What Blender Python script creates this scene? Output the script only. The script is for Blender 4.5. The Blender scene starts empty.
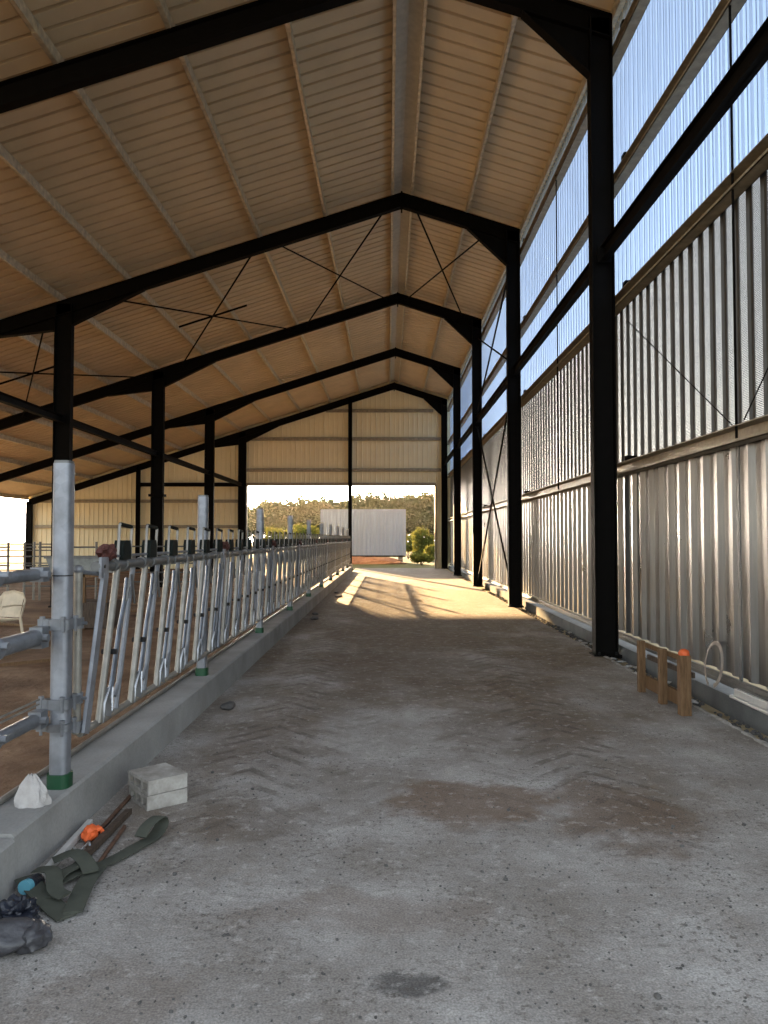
import bpy, bmesh, math, random
from mathutils import Vector, Matrix, noise as mnoise
R = math.radians
S = bpy.context.scene
COL = S.collection
rnd = random.Random(7)

# ------------------------------------------------------------------ mesh builder
class MB:
    def __init__(s): s.v = []; s.f = []; s.m = []
    def add(s, vs, fs, mi=0):
        o = len(s.v); s.v += [tuple(v) for v in vs]
        for f in fs: s.f.append(tuple(i + o for i in f)); s.m.append(mi)
    def box(s, x0, x1, y0, y1, z0, z1, mi=0):
        vs = [(x, y, z) for x in (x0, x1) for y in (y0, y1) for z in (z0, z1)]
        s.add(vs, [(0,1,3,2),(4,6,7,5),(0,4,5,1),(2,3,7,6),(0,2,6,4),(1,5,7,3)], mi)
    def obox(s, c, size, M, mi=0):
        c = Vector(c); hx, hy, hz = [k/2 for k in size]
        vs = [c + M @ Vector((x, y, z)) for x in (-hx, hx) for y in (-hy, hy) for z in (-hz, hz)]
        s.add(vs, [(0,1,3,2),(4,6,7,5),(0,4,5,1),(2,3,7,6),(0,2,6,4),(1,5,7,3)], mi)
    def bar(s, p0, p1, w, h, up=(0,0,1), mi=0):
        p0, p1 = Vector(p0), Vector(p1); d = (p1-p0); L = d.length; d.normalize()
        up = Vector(up); a = d.cross(up)
        if a.length < 1e-5: a = d.cross(Vector((1,0,0)))
        a.normalize(); b = a.cross(d)
        M = Matrix((a, d, b)).transposed()
        s.obox((p0+p1)/2, (w, L, h), M, mi)
    def prism(s, poly, a, b, plane='xz', mi=0):
        n = len(poly)
        def P(u, w, t):
            return {'xz': (u, t, w), 'yz': (t, u, w), 'xy': (u, w, t)}[plane]
        vs = [P(u, w, a) for u, w in poly] + [P(u, w, b) for u, w in poly]
        fs = [tuple(range(n)), tuple(range(2*n-1, n-1, -1))]
        fs += [(i, (i+1) % n, n+(i+1) % n, n+i) for i in range(n)]
        s.add(vs, fs, mi)
    def tube(s, p0, p1, r, n=10, r1=None, mi=0):
        s.path([p0, p1], r, n, mi=mi, r1=r1)
    def path(s, pts, r, n=8, closed=False, mi=0, r1=None, flat=None, up=None):
        pts = [Vector(p) for p in pts]; m = len(pts); rings = []
        prev = None
        for i, p in enumerate(pts):
            if closed: d = pts[(i+1) % m]-pts[i-1]
            else: d = pts[min(i+1, m-1)]-pts[max(i-1, 0)]
            d.normalize()
            if prev is None:
                u = Vector(up) if up else Vector((0,0,1))
                a = d.cross(u)
                if a.length < 1e-3: a = d.cross(Vector((1,0,0)))
            else:
                a = prev - d*prev.dot(d)
            a.normalize(); prev = a; b = a.cross(d)
            rr = r if r1 is None else r+(r1-r)*i/max(1, m-1)
            ra, rb = (rr, rr) if flat is None else flat
            rings.append([p+a*math.cos(t)*ra+b*math.sin(t)*rb for t in [2*math.pi*(k+.5)/n for k in range(n)]])
        vs = [v for ring in rings for v in ring]; fs = []
        for i in range(m if closed else m-1):
            j = (i+1) % m
            for k in range(n): fs.append((i*n+k, i*n+(k+1) % n, j*n+(k+1) % n, j*n+k))
        if not closed: fs += [tuple(range(n-1, -1, -1)), tuple(range((m-1)*n, m*n))]
        s.add(vs, fs, mi)
    def lathe(s, prof, c, n=20, mi=0):
        cx, cy, cz = c; vs = []; fs = []
        for r, z in prof:
            for k in range(n):
                t = 2*math.pi*k/n; vs.append((cx+r*math.cos(t), cy+r*math.sin(t), cz+z))
        for i in range(len(prof)-1):
            for k in range(n): fs.append((i*n+k, i*n+(k+1) % n, (i+1)*n+(k+1) % n, (i+1)*n+k))
        fs += [tuple(range(n-1, -1, -1)), tuple(range((len(prof)-1)*n, len(prof)*n))]
        s.add(vs, fs, mi)
    def blob(s, c, size, sub=3, amp=.2, freq=1.5, seed=0, mi=0, flat=None, rot=None):
        bm = bmesh.new(); bmesh.ops.create_icosphere(bm, subdivisions=sub, radius=1)
        vs = []
        for v in bm.verts:
            p = v.co.copy(); k = 1+amp*mnoise.noise(p*freq+Vector((seed*3.1, seed*1.7, seed)))+amp*.5*mnoise.noise(p*freq*2.3+Vector((seed, 9, 2)))
            q = Vector((p.x*size[0]*k, p.y*size[1]*k, p.z*size[2]*k))
            if flat is not None and q.z < flat: q.z = flat
            if rot: q = rot @ q
            vs.append(q+Vector(c))
        bm.verts.index_update()
        fs = [tuple(v.index for v in f.verts) for f in bm.faces]
        bm.free(); s.add(vs, fs, mi)
    def build(s, name, mat, parent=None, smooth=False, bevel=0):
        me = bpy.data.meshes.new(name)
        off = woff(parent)
        me.from_pydata([(x-off[0], y-off[1], z-off[2]) for x, y, z in s.v], [], s.f)
        mats = mat if isinstance(mat, (list, tuple)) else [mat]
        for m in mats: me.materials.append(m)
        bm = bmesh.new(); bm.from_mesh(me)
        for f, mi in zip(bm.faces, s.m): f.material_index = mi
        bmesh.ops.recalc_face_normals(bm, faces=bm.faces)
        bm.to_mesh(me); bm.free()
        if smooth:
            for p in me.polygons: p.use_smooth = True
            me.set_sharp_from_angle(angle=R(38))
        o = bpy.data.objects.new(name, me); COL.objects.link(o)
        if parent: o.parent = parent
        if bevel:
            b = o.modifiers.new('bevel', 'BEVEL'); b.width = bevel; b.segments = 2; b.limit_method = 'ANGLE'
        return o

def woff(o):
    v = Vector((0,0,0))
    while o is not None: v += o.location; o = o.parent
    return v
def tag(o, label, cat, group=None, kind=None):
    o['label'] = label; o['category'] = cat
    if group: o['group'] = group
    if kind: o['kind'] = kind
    return o
def thing(name, label, cat, loc=(0,0,0), group=None, kind='thing'):
    o = bpy.data.objects.new(name, None); COL.objects.link(o); o.location = loc
    o.empty_display_size = .1
    return tag(o, label, cat, group, kind)
def struct(name, mb, mat, smooth=False):
    o = mb.build(name, mat, None, smooth); o['kind'] = 'structure'; return o
def copy_tree(o, parent=None):
    c = o.copy(); COL.objects.link(c); c.parent = parent
    for ch in list(o.children): copy_tree(ch, c)
    return c

# ------------------------------------------------------------------ materials
class NT:
    def __init__(s, name):
        s.mat = bpy.data.materials.new(name); s.mat.use_nodes = True
        s.t = s.mat.node_tree; s.n = s.t.nodes; s.l = s.t.links
        s.p = s.n['Principled BSDF']; s.out = s.n['Material Output']
    def node(s, typ, **kw):
        nd = s.n.new(typ)
        for k, v in kw.items():
            if k.startswith('i_'): s.set(nd.inputs[k[2:].replace('_', ' ')], v)
            else: setattr(nd, k, v)
        return nd
    def set(s, sock, v):
        if isinstance(v, bpy.types.NodeSocket): s.l.new(v, sock)
        elif isinstance(v, (tuple, list)) and len(v) == 3 and sock.type == 'RGBA': sock.default_value = (*v, 1)
        else: sock.default_value = v
    def coord(s):
        return s.node('ShaderNodeTexCoord').outputs['Object']
    def mapping(s, sc=(1,1,1), loc=(0,0,0), vec=None):
        m = s.node('ShaderNodeMapping'); s.set(m.inputs['Vector'], vec or s.coord())
        m.inputs['Scale'].default_value = sc; m.inputs['Location'].default_value = loc
        return m.outputs['Vector']
    def noise(s, scale, vec=None, detail=4, rough=.55):
        nd = s.node('ShaderNodeTexNoise'); s.set(nd.inputs['Vector'], vec or s.coord())
        nd.inputs['Scale'].default_value = scale; nd.inputs['Detail'].default_value = detail
        nd.inputs['Roughness'].default_value = rough
        return nd.outputs['Fac']
    def ramp(s, fac, stops):
        nd = s.node('ShaderNodeValToRGB'); s.set(nd.inputs['Fac'], fac)
        e = nd.color_ramp.elements
        while len(e) < len(stops): e.new(.5)
        for k, (p, c) in zip(e, stops):
            k.position = p; k.color = (c, c, c, 1) if isinstance(c, (int, float)) else (*c, 1)
        return nd.outputs['Color']
    def mix(s, fac, a, b, mode='MIX'):
        nd = s.node('ShaderNodeMix', data_type='RGBA', blend_type=mode)
        s.set(nd.inputs[0], fac); s.set(nd.inputs[6], a); s.set(nd.inputs[7], b)
        return nd.outputs[2]
    def math(s, op, a, b=None, c=None):
        nd = s.node('ShaderNodeMath', operation=op)
        s.set(nd.inputs[0], a)
        if b is not None: s.set(nd.inputs[1], b)
        if c is not None: s.set(nd.inputs[2], c)
        return nd.outputs[0]
    def bump(s, h, strength=.3, dist=.02):
        nd = s.node('ShaderNodeBump'); nd.inputs['Strength'].default_value = strength; nd.inputs['Distance'].default_value = dist
        s.set(nd.inputs['Height'], h); s.l.new(nd.outputs['Normal'], s.p.inputs['Normal'])
    def base(s, col, rough=.6, metal=0, spec=None):
        s.set(s.p.inputs['Base Color'], col); s.set(s.p.inputs['Roughness'], rough); s.set(s.p.inputs['Metallic'], metal)
        if spec is not None: s.p.inputs['Specular IOR Level'].default_value = spec

def simple(name, col, rough=.6, metal=0, var=.12, scale=8, bump=0, spec=None):
    m = NT(name); nz = m.noise(scale)
    lo = tuple(c*(1-var) for c in col); hi = tuple(min(1, c*(1+var)) for c in col)
    m.base(m.ramp(nz, [(.3, lo), (.7, hi)]), rough, metal, spec)
    if bump: m.bump(m.noise(scale*4), bump, .01)
    return m.mat

def galv(name, col=(.56,.58,.61), rough=.42, metal=.85, sc=30):
    m = NT(name)
    vo = m.node('ShaderNodeTexVoronoi'); m.set(vo.inputs['Vector'], m.coord()); vo.inputs['Scale'].default_value = sc
    k = m.ramp(vo.outputs['Color'], [(.1, .8), (.9, 1.05)])
    big = m.ramp(m.noise(9, detail=6), [(.32, tuple(c*.68 for c in col)), (.68, tuple(c*1.1 for c in col))])
    m.base(m.mix(.6, big, k, 'MULTIPLY'), m.ramp(m.noise(9), [(.3, rough-.07), (.7, rough+.1)]), metal)
    return m.mat

M = {}
M['black_steel'] = simple('black_painted_steel', (.0045,.0038,.0033), .7, 0, .2, 6, spec=.08)
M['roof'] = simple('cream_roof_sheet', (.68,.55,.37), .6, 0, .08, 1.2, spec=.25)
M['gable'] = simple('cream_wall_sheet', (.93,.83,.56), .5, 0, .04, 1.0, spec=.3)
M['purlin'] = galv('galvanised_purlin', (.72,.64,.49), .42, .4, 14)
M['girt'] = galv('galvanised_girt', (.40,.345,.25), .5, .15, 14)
M['galv'] = galv('galvanised_tube', (.21,.22,.24), .45, .45)
M['galv_blue'] = galv('bluish_galvanised_arm', (.22,.25,.30), .42, .4)
M['bright'] = galv('bright_bracket', (.42,.43,.45), .3, .8)
M['galv_post'] = galv('galvanised_post', (.30,.315,.35), .52, .6, 18)
M['galv_pale'] = galv('pale_galvanised_bar', (.28,.265,.235), .42, .4, 22)
M['galv_dark'] = galv('dull_galvanised_rail', (.16,.162,.16), .5, .5, 22)
M['dark_plastic'] = simple('dark_plastic_stop', (.008,.011,.0095), .7, 0, .1, 8, 0, .12)
M['rust_red'] = simple('red_brown_clamp', (.075,.022,.016), .65, 0, .3, 30, .3)
M['bolt'] = simple('dark_bolt', (.02,.02,.022), .4, .5)
M['green'] = simple('green_plastic', (.007,.055,.022), .5)
M['curb'] = None
def sheet_metal():
    m = NT('bare_corrugated_steel')
    st = m.noise(3, m.mapping((1, 6, .35)))
    m.base(m.ramp(st, [(.3, (.25,.255,.26)), (.7, (.36,.365,.365))]), m.ramp(m.noise(2.2), [(.3, .27), (.7, .38)]), .92)
    return m.mat
M['sheet'] = sheet_metal()
def concrete(name, a, b, sc=2.0):
    m = NT(name)
    c = m.ramp(m.noise(sc, detail=8), [(.3, a), (.7, b)])
    sp = m.ramp(m.noise(60), [(.35, .8), (.6, 1.0)])
    m.base(m.mix(.5, c, sp, 'MULTIPLY'), .95, 0, .06)
    m.bump(m.noise(45, detail=6), .25, .006)
    return m.mat
M['curb'] = concrete('kerb_concrete', (.23,.225,.215), (.35,.345,.335))
M['plinth'] = concrete('plinth_concrete', (.12,.125,.125), (.20,.21,.21))
M['block'] = concrete('block_concrete', (.22,.20,.175), (.44,.42,.39), 9)
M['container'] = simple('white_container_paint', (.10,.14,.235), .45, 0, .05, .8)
M['wood'] = None
def wood(name, a, b):
    m = NT(name)
    g = m.noise(6, m.mapping((9, 9, 1.2)), 6)
    m.base(m.ramp(g, [(.3, a), (.7, b)]), .75, 0, .2)
    m.bump(g, .2, .005)
    return m.mat
M['wood'] = wood('raw_timber', (.11,.062,.030), (.21,.125,.065))
M['wood_dark'] = wood('old_dark_timber', (.05,.036,.028), (.11,.08,.06))
M['orange'] = simple('orange_paint', (.75,.13,.03), .6)
M['white_plastic'] = simple('white_plastic', (.50,.49,.47), .4)
M['cream_plastic'] = simple('cream_plastic', (.62,.52,.38), .45)
M['webbing'] = None
def webbing():
    m = NT('grey_green_webbing')
    w = m.node('ShaderNodeTexWave'); m.set(w.inputs['Vector'], m.mapping((1,1,1))); w.inputs['Scale'].default_value = 60; w.inputs['Distortion'].default_value = 1
    m.base(m.mix(m.noise(12), (.040,.044,.036), (.10,.105,.085)), .9, 0, .15)
    m.bump(w.outputs['Fac'], .2, .002)
    return m.mat
M['webbing'] = webbing()
M['grey_bag'] = simple('grey_plastic_sack', (.055,.055,.062), .4, 0, .4, 12, .4)
M['black_bag'] = simple('black_plastic_film', (.015,.018,.028), .3, 0, .3, 20, .4)
M['blue_cap'] = simple('teal_plastic', (.10,.30,.38), .4)
M['rusty'] = simple('rusty_steel', (.10,.05,.03), .8, 0, .4, 25, .3)
M['stone'] = simple('grey_stone', (.10,.095,.09), .9, 0, .4, 9, .2)
M['bark'] = simple('tree_bark', (.07,.05,.035), .9, 0, .3, 6)
M['foliage'] = None
def leafmat(name, a, b, tr=.35):
    m = NT(name)
    oi = m.node('ShaderNodeObjectInfo')
    c = m.mix(m.noise(.9, detail=3), a, b)
    m.base(c, .8, 0, .1)
    t = m.node('ShaderNodeBsdfTranslucent'); m.set(t.inputs['Color'], m.mix(.5, c, (.30,.26,.05)))
    mx = m.node('ShaderNodeMixShader'); mx.inputs[0].default_value = tr
    m.l.new(m.p.outputs[0], mx.inputs[1]); m.l.new(t.outputs[0], mx.inputs[2]); m.l.new(mx.outputs[0], m.out.inputs['Surface'])
    return m.mat
M['foliage'] = leafmat('tree_leaves', (.018,.028,.012), (.042,.06,.024), .12)
M['shrub'] = leafmat('shrub_leaves', (.04,.06,.016), (.12,.145,.04), .3)

def perforated():
    m = NT('perforated_steel')
    m.base((.09,.105,.12), .55, .3)
    xyz = m.node('ShaderNodeSeparateXYZ'); m.set(xyz.inputs[0], m.coord())
    def saw(v, k):
        return m.math('SUBTRACT', m.math('FRACT', m.math('MULTIPLY', v, k)), .5)
    a, b = saw(xyz.outputs['Y'], 62), saw(xyz.outputs['Z'], 62)
    d = m.math('ADD', m.math('MULTIPLY', a, a), m.math('MULTIPLY', b, b))
    hole = m.math('LESS_THAN', d, .19**2)
    t = m.node('ShaderNodeBsdfTransparent')
    mx = m.node('ShaderNodeMixShader'); m.set(mx.inputs[0], hole)
    m.l.new(m.p.outputs[0], mx.inputs[1]); m.l.new(t.outputs[0], mx.inputs[2]); m.l.new(mx.outputs[0], m.out.inputs['Surface'])
    return m.mat
M['perf'] = perforated()
M['perf_web'] = simple('perforated_sheet_flank', (.09,.087,.08), .5, .3)
def polycarb(name, clear, colr):
    m = NT(name)
    st = m.ramp(m.noise(4, m.mapping((1, 9, .25)), 5), [(.25, .62), (.75, 1.0)])
    t = m.node('ShaderNodeBsdfTransparent'); m.set(t.inputs['Color'], m.mix(1.0, colr, st, 'MULTIPLY'))
    tl = m.node('ShaderNodeBsdfTranslucent'); m.set(tl.inputs['Color'], colr)
    mx = m.node('ShaderNodeMixShader'); mx.inputs[0].default_value = clear
    m.l.new(tl.outputs[0], mx.inputs[1]); m.l.new(t.outputs[0], mx.inputs[2])
    g = m.node('ShaderNodeBsdfGlossy'); g.inputs['Roughness'].default_value = .25
    mx2 = m.node('ShaderNodeMixShader'); mx2.inputs[0].default_value = .06
    m.l.new(mx.outputs[0], mx2.inputs[1]); m.l.new(g.outputs[0], mx2.inputs[2])
    m.l.new(mx2.outputs[0], m.out.inputs['Surface'])
    return m.mat
M['poly'] = polycarb('translucent_sheet', .55, (.38,.52,.76))
M['poly_web'] = polycarb('translucent_sheet_flank', .4, (.26,.36,.54))

def floor_mat():
    m = NT('dusty_concrete')
    co = m.coord()
    xyz = m.node('ShaderNodeSeparateXYZ'); m.set(xyz.inputs[0], co)
    X, Y = xyz.outputs['X'], xyz.outputs['Y']
    base = m.ramp(m.noise(1.1, detail=10, rough=.62), [(.30, (.20,.175,.15)), (.5, (.30,.28,.26)), (.68, (.43,.415,.395))])
    dirtm = m.noise(.75, m.mapping((1, .55, 1), (3.1, 1.7, 0)), 9, .65)
    # dirt noise, shifted towards brown with distance from the open end
    far = m.node('ShaderNodeMapRange'); m.set(far.inputs['Value'], Y); far.inputs['From Min'].default_value = 3.0; far.inputs['From Max'].default_value = 13
    far.inputs['To Min'].default_value = -.06; far.inputs['To Max'].default_value = .24
    dm = m.ramp(m.math('ADD', dirtm, far.outputs[0]), [(.50, 0.0), (.72, 1.0)])
    c = m.mix(dm, base, m.ramp(m.noise(5, detail=6), [(.3, (.12,.09,.065)), (.7, (.20,.155,.11))]))
    wob = m.math('MULTIPLY', m.math('SUBTRACT', m.noise(2.2, detail=6), .5), 1.0)
    def blotch(cx, cy, rx, ry, soft=.5):
        a = m.math('DIVIDE', m.math('SUBTRACT', X, cx), rx); b = m.math('DIVIDE', m.math('SUBTRACT', Y, cy), ry)
        d = m.math('ADD', m.math('ADD', m.math('MULTIPLY', a, a), m.math('MULTIPLY', b, b)), m.math('MULTIPLY', wob, 3.0))
        return m.ramp(d, [(.35, 1.0), (min(.99, .35+soft), 0.0)])
    for cx, cy, rx, ry, col, k in [(.45, 4.75, .6, .5, (.15,.085,.045), .6), (1.35, 4.6, .5, .75, (.14,.085,.05), .55), (-.75, 4.45, .5, .35, (.12,.09,.07), .4), (1.0, 6.5, .9, .9, (.13,.095,.07), .3),
                                    (-.9, 6.0, .6, .9, (.14,.11,.09), .3), (.2, 9.5, 1.5, 2.0, (.13,.10,.075), .4), (-.05, 3.35, .6, .25, (.17,.12,.09), .3), (-1.0, 2.7, .4, .4, (.18,.14,.11), .35)]:
        c = m.mix(m.math('MULTIPLY', blotch(cx, cy, rx, ry), k), c, col)
    c = m.mix(m.math('MULTIPLY', blotch(.05, 2.83, .24, .13, .25), .8), c, (.085,.08,.077))
    # tyre lug marks: chevrons in two wheel tracks
    def track(cx, half, sgn, ph):
        u = m.math('SUBTRACT', X, cx)
        u = m.math('ADD', u, m.math('MULTIPLY', m.math('SUBTRACT', m.noise(.5), .5), .35))
        mask = m.ramp(m.math('ABSOLUTE', m.math('DIVIDE', u, half)), [(.72, 1.0), (1.0, 0.0)])
        s = m.math('SINE', m.math('MULTIPLY', m.math('ADD', m.math('ADD', Y, m.math('MULTIPLY', m.math('ABSOLUTE', u), sgn)), ph), 26))
        br = m.ramp(m.noise(3.1, detail=8, rough=.7), [(.45, 0.0), (.56, 1.0)])
        yl = m.node('ShaderNodeMapRange'); m.set(yl.inputs['Value'], Y); yl.inputs['From Min'].default_value = 3.4; yl.inputs['From Max'].default_value = 5.2
        return m.math('MULTIPLY', m.math('MULTIPLY', m.ramp(s, [(.25, 0.0), (.6, 1.0)]), mask), m.math('MULTIPLY', br, yl.outputs[0]))
    t1 = m.math('MAXIMUM', track(-.95, .42, 1.1, 0), track(1.35, .42, 1.1, .3))
    t2 = m.math('MAXIMUM', track(-.35, .35, -1.0, .1), track(.62, .33, 1.0, .2))
    tr = m.math('MAXIMUM', t1, m.math('MULTIPLY', t2, .45))
    c = m.mix(m.math('MULTIPLY', tr, .55), c, (.085,.068,.055))
    patch = m.ramp(m.noise(1.7, detail=5), [(.42, .25), (.62, 1.0)])
    grit = m.ramp(m.noise(30, detail=5, rough=.7), [(.54, 0.0), (.60, 1.0)])
    c = m.mix(m.math('MULTIPLY', m.math('MULTIPLY', grit, patch), .75), c, (.10,.085,.072))
    pale = m.ramp(m.noise(12, detail=6, rough=.7), [(.55, 0.0), (.66, 1.0)])
    c = m.mix(m.math('MULTIPLY', pale, .5), c, (.52,.495,.465))
    fine = m.ramp(m.noise(110, detail=3), [(.35, .62), (.65, 1.25)])
    c = m.mix(.8, c, fine, 'MULTIPLY')
    m.base(c, .9, 0, .2)
    h = m.math('ADD', m.math('MULTIPLY', m.noise(25, detail=6), .4), m.math('MULTIPLY', tr, -.7))
    h = m.math('ADD', h, m.math('MULTIPLY', m.noise(4, m.mapping((1,2,1)), 8), .8))
    m.bump(h, .6, .02)
    return m.mat
M['floor'] = floor_mat()
def earth(name, a, b, c3):
    m = NT(name)
    c = m.ramp(m.noise(.9, detail=10, rough=.65), [(.3, a), (.5, b), (.72, c3)])
    m.base(c, .95, 0, .1); m.bump(m.noise(7, detail=8), .8, .06)
    return m.mat
M['dirt'] = earth('pen_litter', (.085,.052,.032), (.18,.11,.068), (.33,.225,.145))
M['earth'] = earth('outside_earth', (.26,.21,.12), (.36,.29,.18), (.46,.38,.25))  # pale tone raised so the ground bounces warm light onto the ceiling
M['redearth'] = earth('red_earth', (.12,.07,.05), (.22,.12,.08), (.30,.20,.14))

# ------------------------------------------------------------------ building dimensions
FR = {'A': 10.6, 'B': 18.1, 'C': 25.6, 'D': 33.05, 'E': 40.5}
RX, RZ, SL = .33, 9.82, .32            # ridge x, rafter top height, slope
XR, XL, XE = 3.33, -7.7, -19.0
YN, YF = 2.8, 40.75
def ztop(x): return RZ-SL*abs(x-RX)     # rafter top
def zroof(x): return ztop(x)+.19        # sheet underside
FACE = {'A': 'nearest', 'B': 'second nearest', 'C': 'third nearest', 'D': 'fourth nearest', 'E': 'farthest'}

# ---- floors and ground
mb = MB(); mb.box(-1.72, 2.92, -3, 41.2, -.3, 0); struct('floor', mb, M['floor'])
mb = MB(); mb.box(XE-.3, -1.98, -3, 40.9, -.3, -.02)
o = struct('floor_pen', mb, M['dirt'])
mb = MB(); mb.box(2.92, 30, -30, 41.2, -.4, -.07); mb.box(-300, XE-.3, -60, 300, -.4, -.07)
mb.box(30, 300, -60, 300, -.4, -.07); mb.box(XE-.3, 30, -60, -3, -.4, -.07)
struct('ground', mb, M['earth'])
mb = MB(); mb.box(XE-.3, 30, 41.2, 300, -.4, -.05); struct('ground_verge', mb, earth('rough_grass', (.035,.045,.018), (.07,.075,.03), (.13,.11,.055)))

# ---- roof sheets (trapezoidal ribs running from ridge to eave)
def prof(y0, y1, pitch, pan, flank, h):
    pts = []; y = y0
    while y < y1:
        pts += [(y, 0), (y+pan, 0), (y+pan+flank, h), (y+pitch-flank, h)]; y += pitch
    return [p for p in pts if p[0] <= y1]+[(y1, 0)]
def roof_side(xa, xb):
    mb = MB(); P = prof(YN, YF+.1, .333, .262, .006, .085)
    vs = []; fs = []
    for y, h in P:
        vs += [(xa, y, zroof(xa)+h), (xb, y, zroof(xb)+h), (xa, y, zroof(xa)+h+.012), (xb, y, zroof(xb)+h+.012)]
    for i in range(len(P)-1):
        a, b = 4*i, 4*i+4
        fs += [(a, a+1, b+1, b), (a+2, b+2, b+3, a+3)]
    mb.add(vs, fs); return mb
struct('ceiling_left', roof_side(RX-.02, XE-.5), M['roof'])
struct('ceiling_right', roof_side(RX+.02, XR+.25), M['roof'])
mb = MB()
for sg in (-1, 1):
    mb.prism([(RX, zroof(RX)-.035), (RX+sg*.24, zroof(RX+.24)-.035), (RX+sg*.24, zroof(RX+.24)-.02), (RX, zroof(RX)-.02)], YN, YF)
mb.prism([(RX-.3, zroof(RX+.3)+.07), (RX, zroof(RX)+.09), (RX+.3, zroof(RX+.3)+.07), (RX, zroof(RX)+.11)], YN, YF)
struct('trim_1', mb, simple('ridge_flashing', (.50,.47,.40), .5))

# ---- right wall
def wall_sheet(name, z0, z1, mats, pitch, pan, flank, h, x=XR, ya=YN, yb=YF, crest=False):
    mb = MB(); P = prof(ya, yb, pitch, pan, flank, h)
    for i in range(len(P)-1):
        (y0, h0), (y1, h1) = P[i], P[i+1]
        mi = 0 if abs(h0-h1) < 1e-6 and (not crest or abs(h0-h) < 1e-6) else 1
        mb.add([(x+h0, y0, z0), (x+h1, y1, z0), (x+h1, y1, z1), (x+h0, y0, z1)], [(0,1,2,3)], mi)
    o = mb.build(name, mats); o['kind'] = 'structure'
    return o
wall_sheet('wall_right', .29, 2.58, [M['sheet'], M['sheet']], .333, .165, .055, -.045)
o = wall_sheet('wall_right_perforated', 2.52, 4.95, [M['perf'], M['perf_web']], .275, .07, .02, -.022, XR-.004, crest=True)
wall_sheet('window_1', 4.88, zroof(XR)+.02, [M['poly'], M['poly_web']], .19, .08, .022, -.022, XR-.006)
mb = MB(); mb.box(3.2, 3.5, YN-1, 41, -.35, .12); struct('baseboard_right', mb, M['plinth'])

# ---- gable wall at the far end
def gable():
    mb = MB(); xs = [h for h in prof(XE-.1, XR, .25, .17, .02, .03)]
    cuts = [-7.52, 2.53, RX]
    def hh(x):
        return ((x-(XE-.1)) % .25)
    pts = sorted(set([p[0] for p in xs]+cuts)); hx = dict(xs)
    def H(x):
        if x in hx: return hx[x]
        lo = max([p for p in xs if p[0] <= x]); return lo[1]
    for a, b in zip(pts, pts[1:]):
        mid = (a+b)/2; z0 = 4.45 if -7.52 < mid < 2.53 else -.05
        mb.add([(a, YF-.02-H(a), z0), (b, YF-.02-H(b), z0), (b, YF-.02-H(b), zroof(b)), (a, YF-.02-H(a), zroof(a))], [(0,1,2,3)])
    mb.add([(XE-.1, YF+.03, -.05), (-7.52, YF+.03, -.05), (-7.52, YF+.03, zroof(-7.52)), (XE-.1, YF+.03, zroof(XE))], [(0,1,2,3)])
    mb.add([(-7.52, YF+.03, 4.45), (RX, YF+.03, 4.45), (RX, YF+.03, zroof(RX)), (-7.52, YF+.03, zroof(-7.52))], [(0,1,2,3)])
    mb.add([(RX, YF+.03, 4.45), (XR, YF+.03, 4.45), (XR, YF+.03, zroof(XR)), (RX, YF+.03, zroof(RX))], [(0,1,2,3)])
    mb.add([(2.53, YF+.03, -.05), (XR, YF+.03, -.05), (XR, YF+.03, 4.45), (2.53, YF+.03, 4.45)], [(0,1,2,3)])
    return mb
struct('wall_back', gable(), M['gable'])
mb = MB(); mb.box(-7.52, 2.53, 40.58, 40.8, 4.36, 4.52); mb.box(2.47, 2.55, 40.58, 40.8, 0, 4.4); mb.box(-7.54, -7.46, 40.58, 40.8, 0, 4.4)
struct('door_frame_trim_2', mb, M['girt']).name = 'trim_2'

# ---- steel columns (I section, web across the aisle)
def ibeam_col(x0, x1, y, w, z0, z1):
    mb = MB(); t = .018
    mb.box(x0, x0+t, y-w/2, y+w/2, z0, z1); mb.box(x1-t, x1, y-w/2, y+w/2, z0, z1)
    mb.box(x0+t, x1-t, y-.006, y+.006, z0, z1)
    return mb
def column(x0, x1, y, w, z1, label, collar=False, group='black steel columns', z0=0):
    c = thing('steel_column', label, 'column', ((x0+x1)/2, y, z0), group)
    ibeam_col(x0, x1, y, w, z0+.02, z1).build('shaft', M['black_steel'], c)
    b = MB(); b.box(x0-.03, x1+.03, y-w/2-.05, y+w/2+.05, z0-.02, z0+.02); bp = b.build('base_plate', M['black_steel'], c)
    for xx in (x0+.04, x1-.04):
        for yy in (y-w/2-.02, y+w/2+.02):
            n = MB(); n.tube((xx, yy, z0+.02), (xx, yy, z0+.055), .014, 6); n.build('anchor_bolt', M['bolt'], bp)
    if collar:
        k = MB(); k.box(x0-.06, x1+.06, y-w/2-.05, y+w/2+.05, 2.98, 3.06); k.build('collar', M['black_steel'], c)
for k, y in FR.items():
    column(2.82, 3.13, y, .19, ztop(3.0)-.05, 'black steel column on the right wall, '+{'A':'nearest to the viewer','B':'second nearest','C':'third nearest','D':'fourth nearest','E':'farthest, in the gable corner'}[k])
for k, y in FR.items():
    if k == 'A': continue
    column(XL-.2, XL+.2, y, .19, ztop(XL)-.08, 'black steel column in the cattle pen, '+{'B':'rising behind the nearest galvanised post','C':'with a collar, second from the left','D':'third from the left, behind a galvanised post','E':'at the left side of the bright far opening'}[k], k == 'C', z0=0)
# gable posts
column(-2.1, -1.9, FR['E'], .16, ztop(-2)-.1, 'slim dark gable post dividing the bright far opening', group='gable posts')
column(-13.3, -13.1, FR['E'], .16, ztop(-13.2)-.1, 'slim dark gable post against the cream wall, left of the collared column', group='gable posts')
column(XE-.1, XE+.2, FR['E'], .19, ztop(XE)-.1, 'column at the far left corner beside the glaring side opening', group='gable posts')

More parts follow.
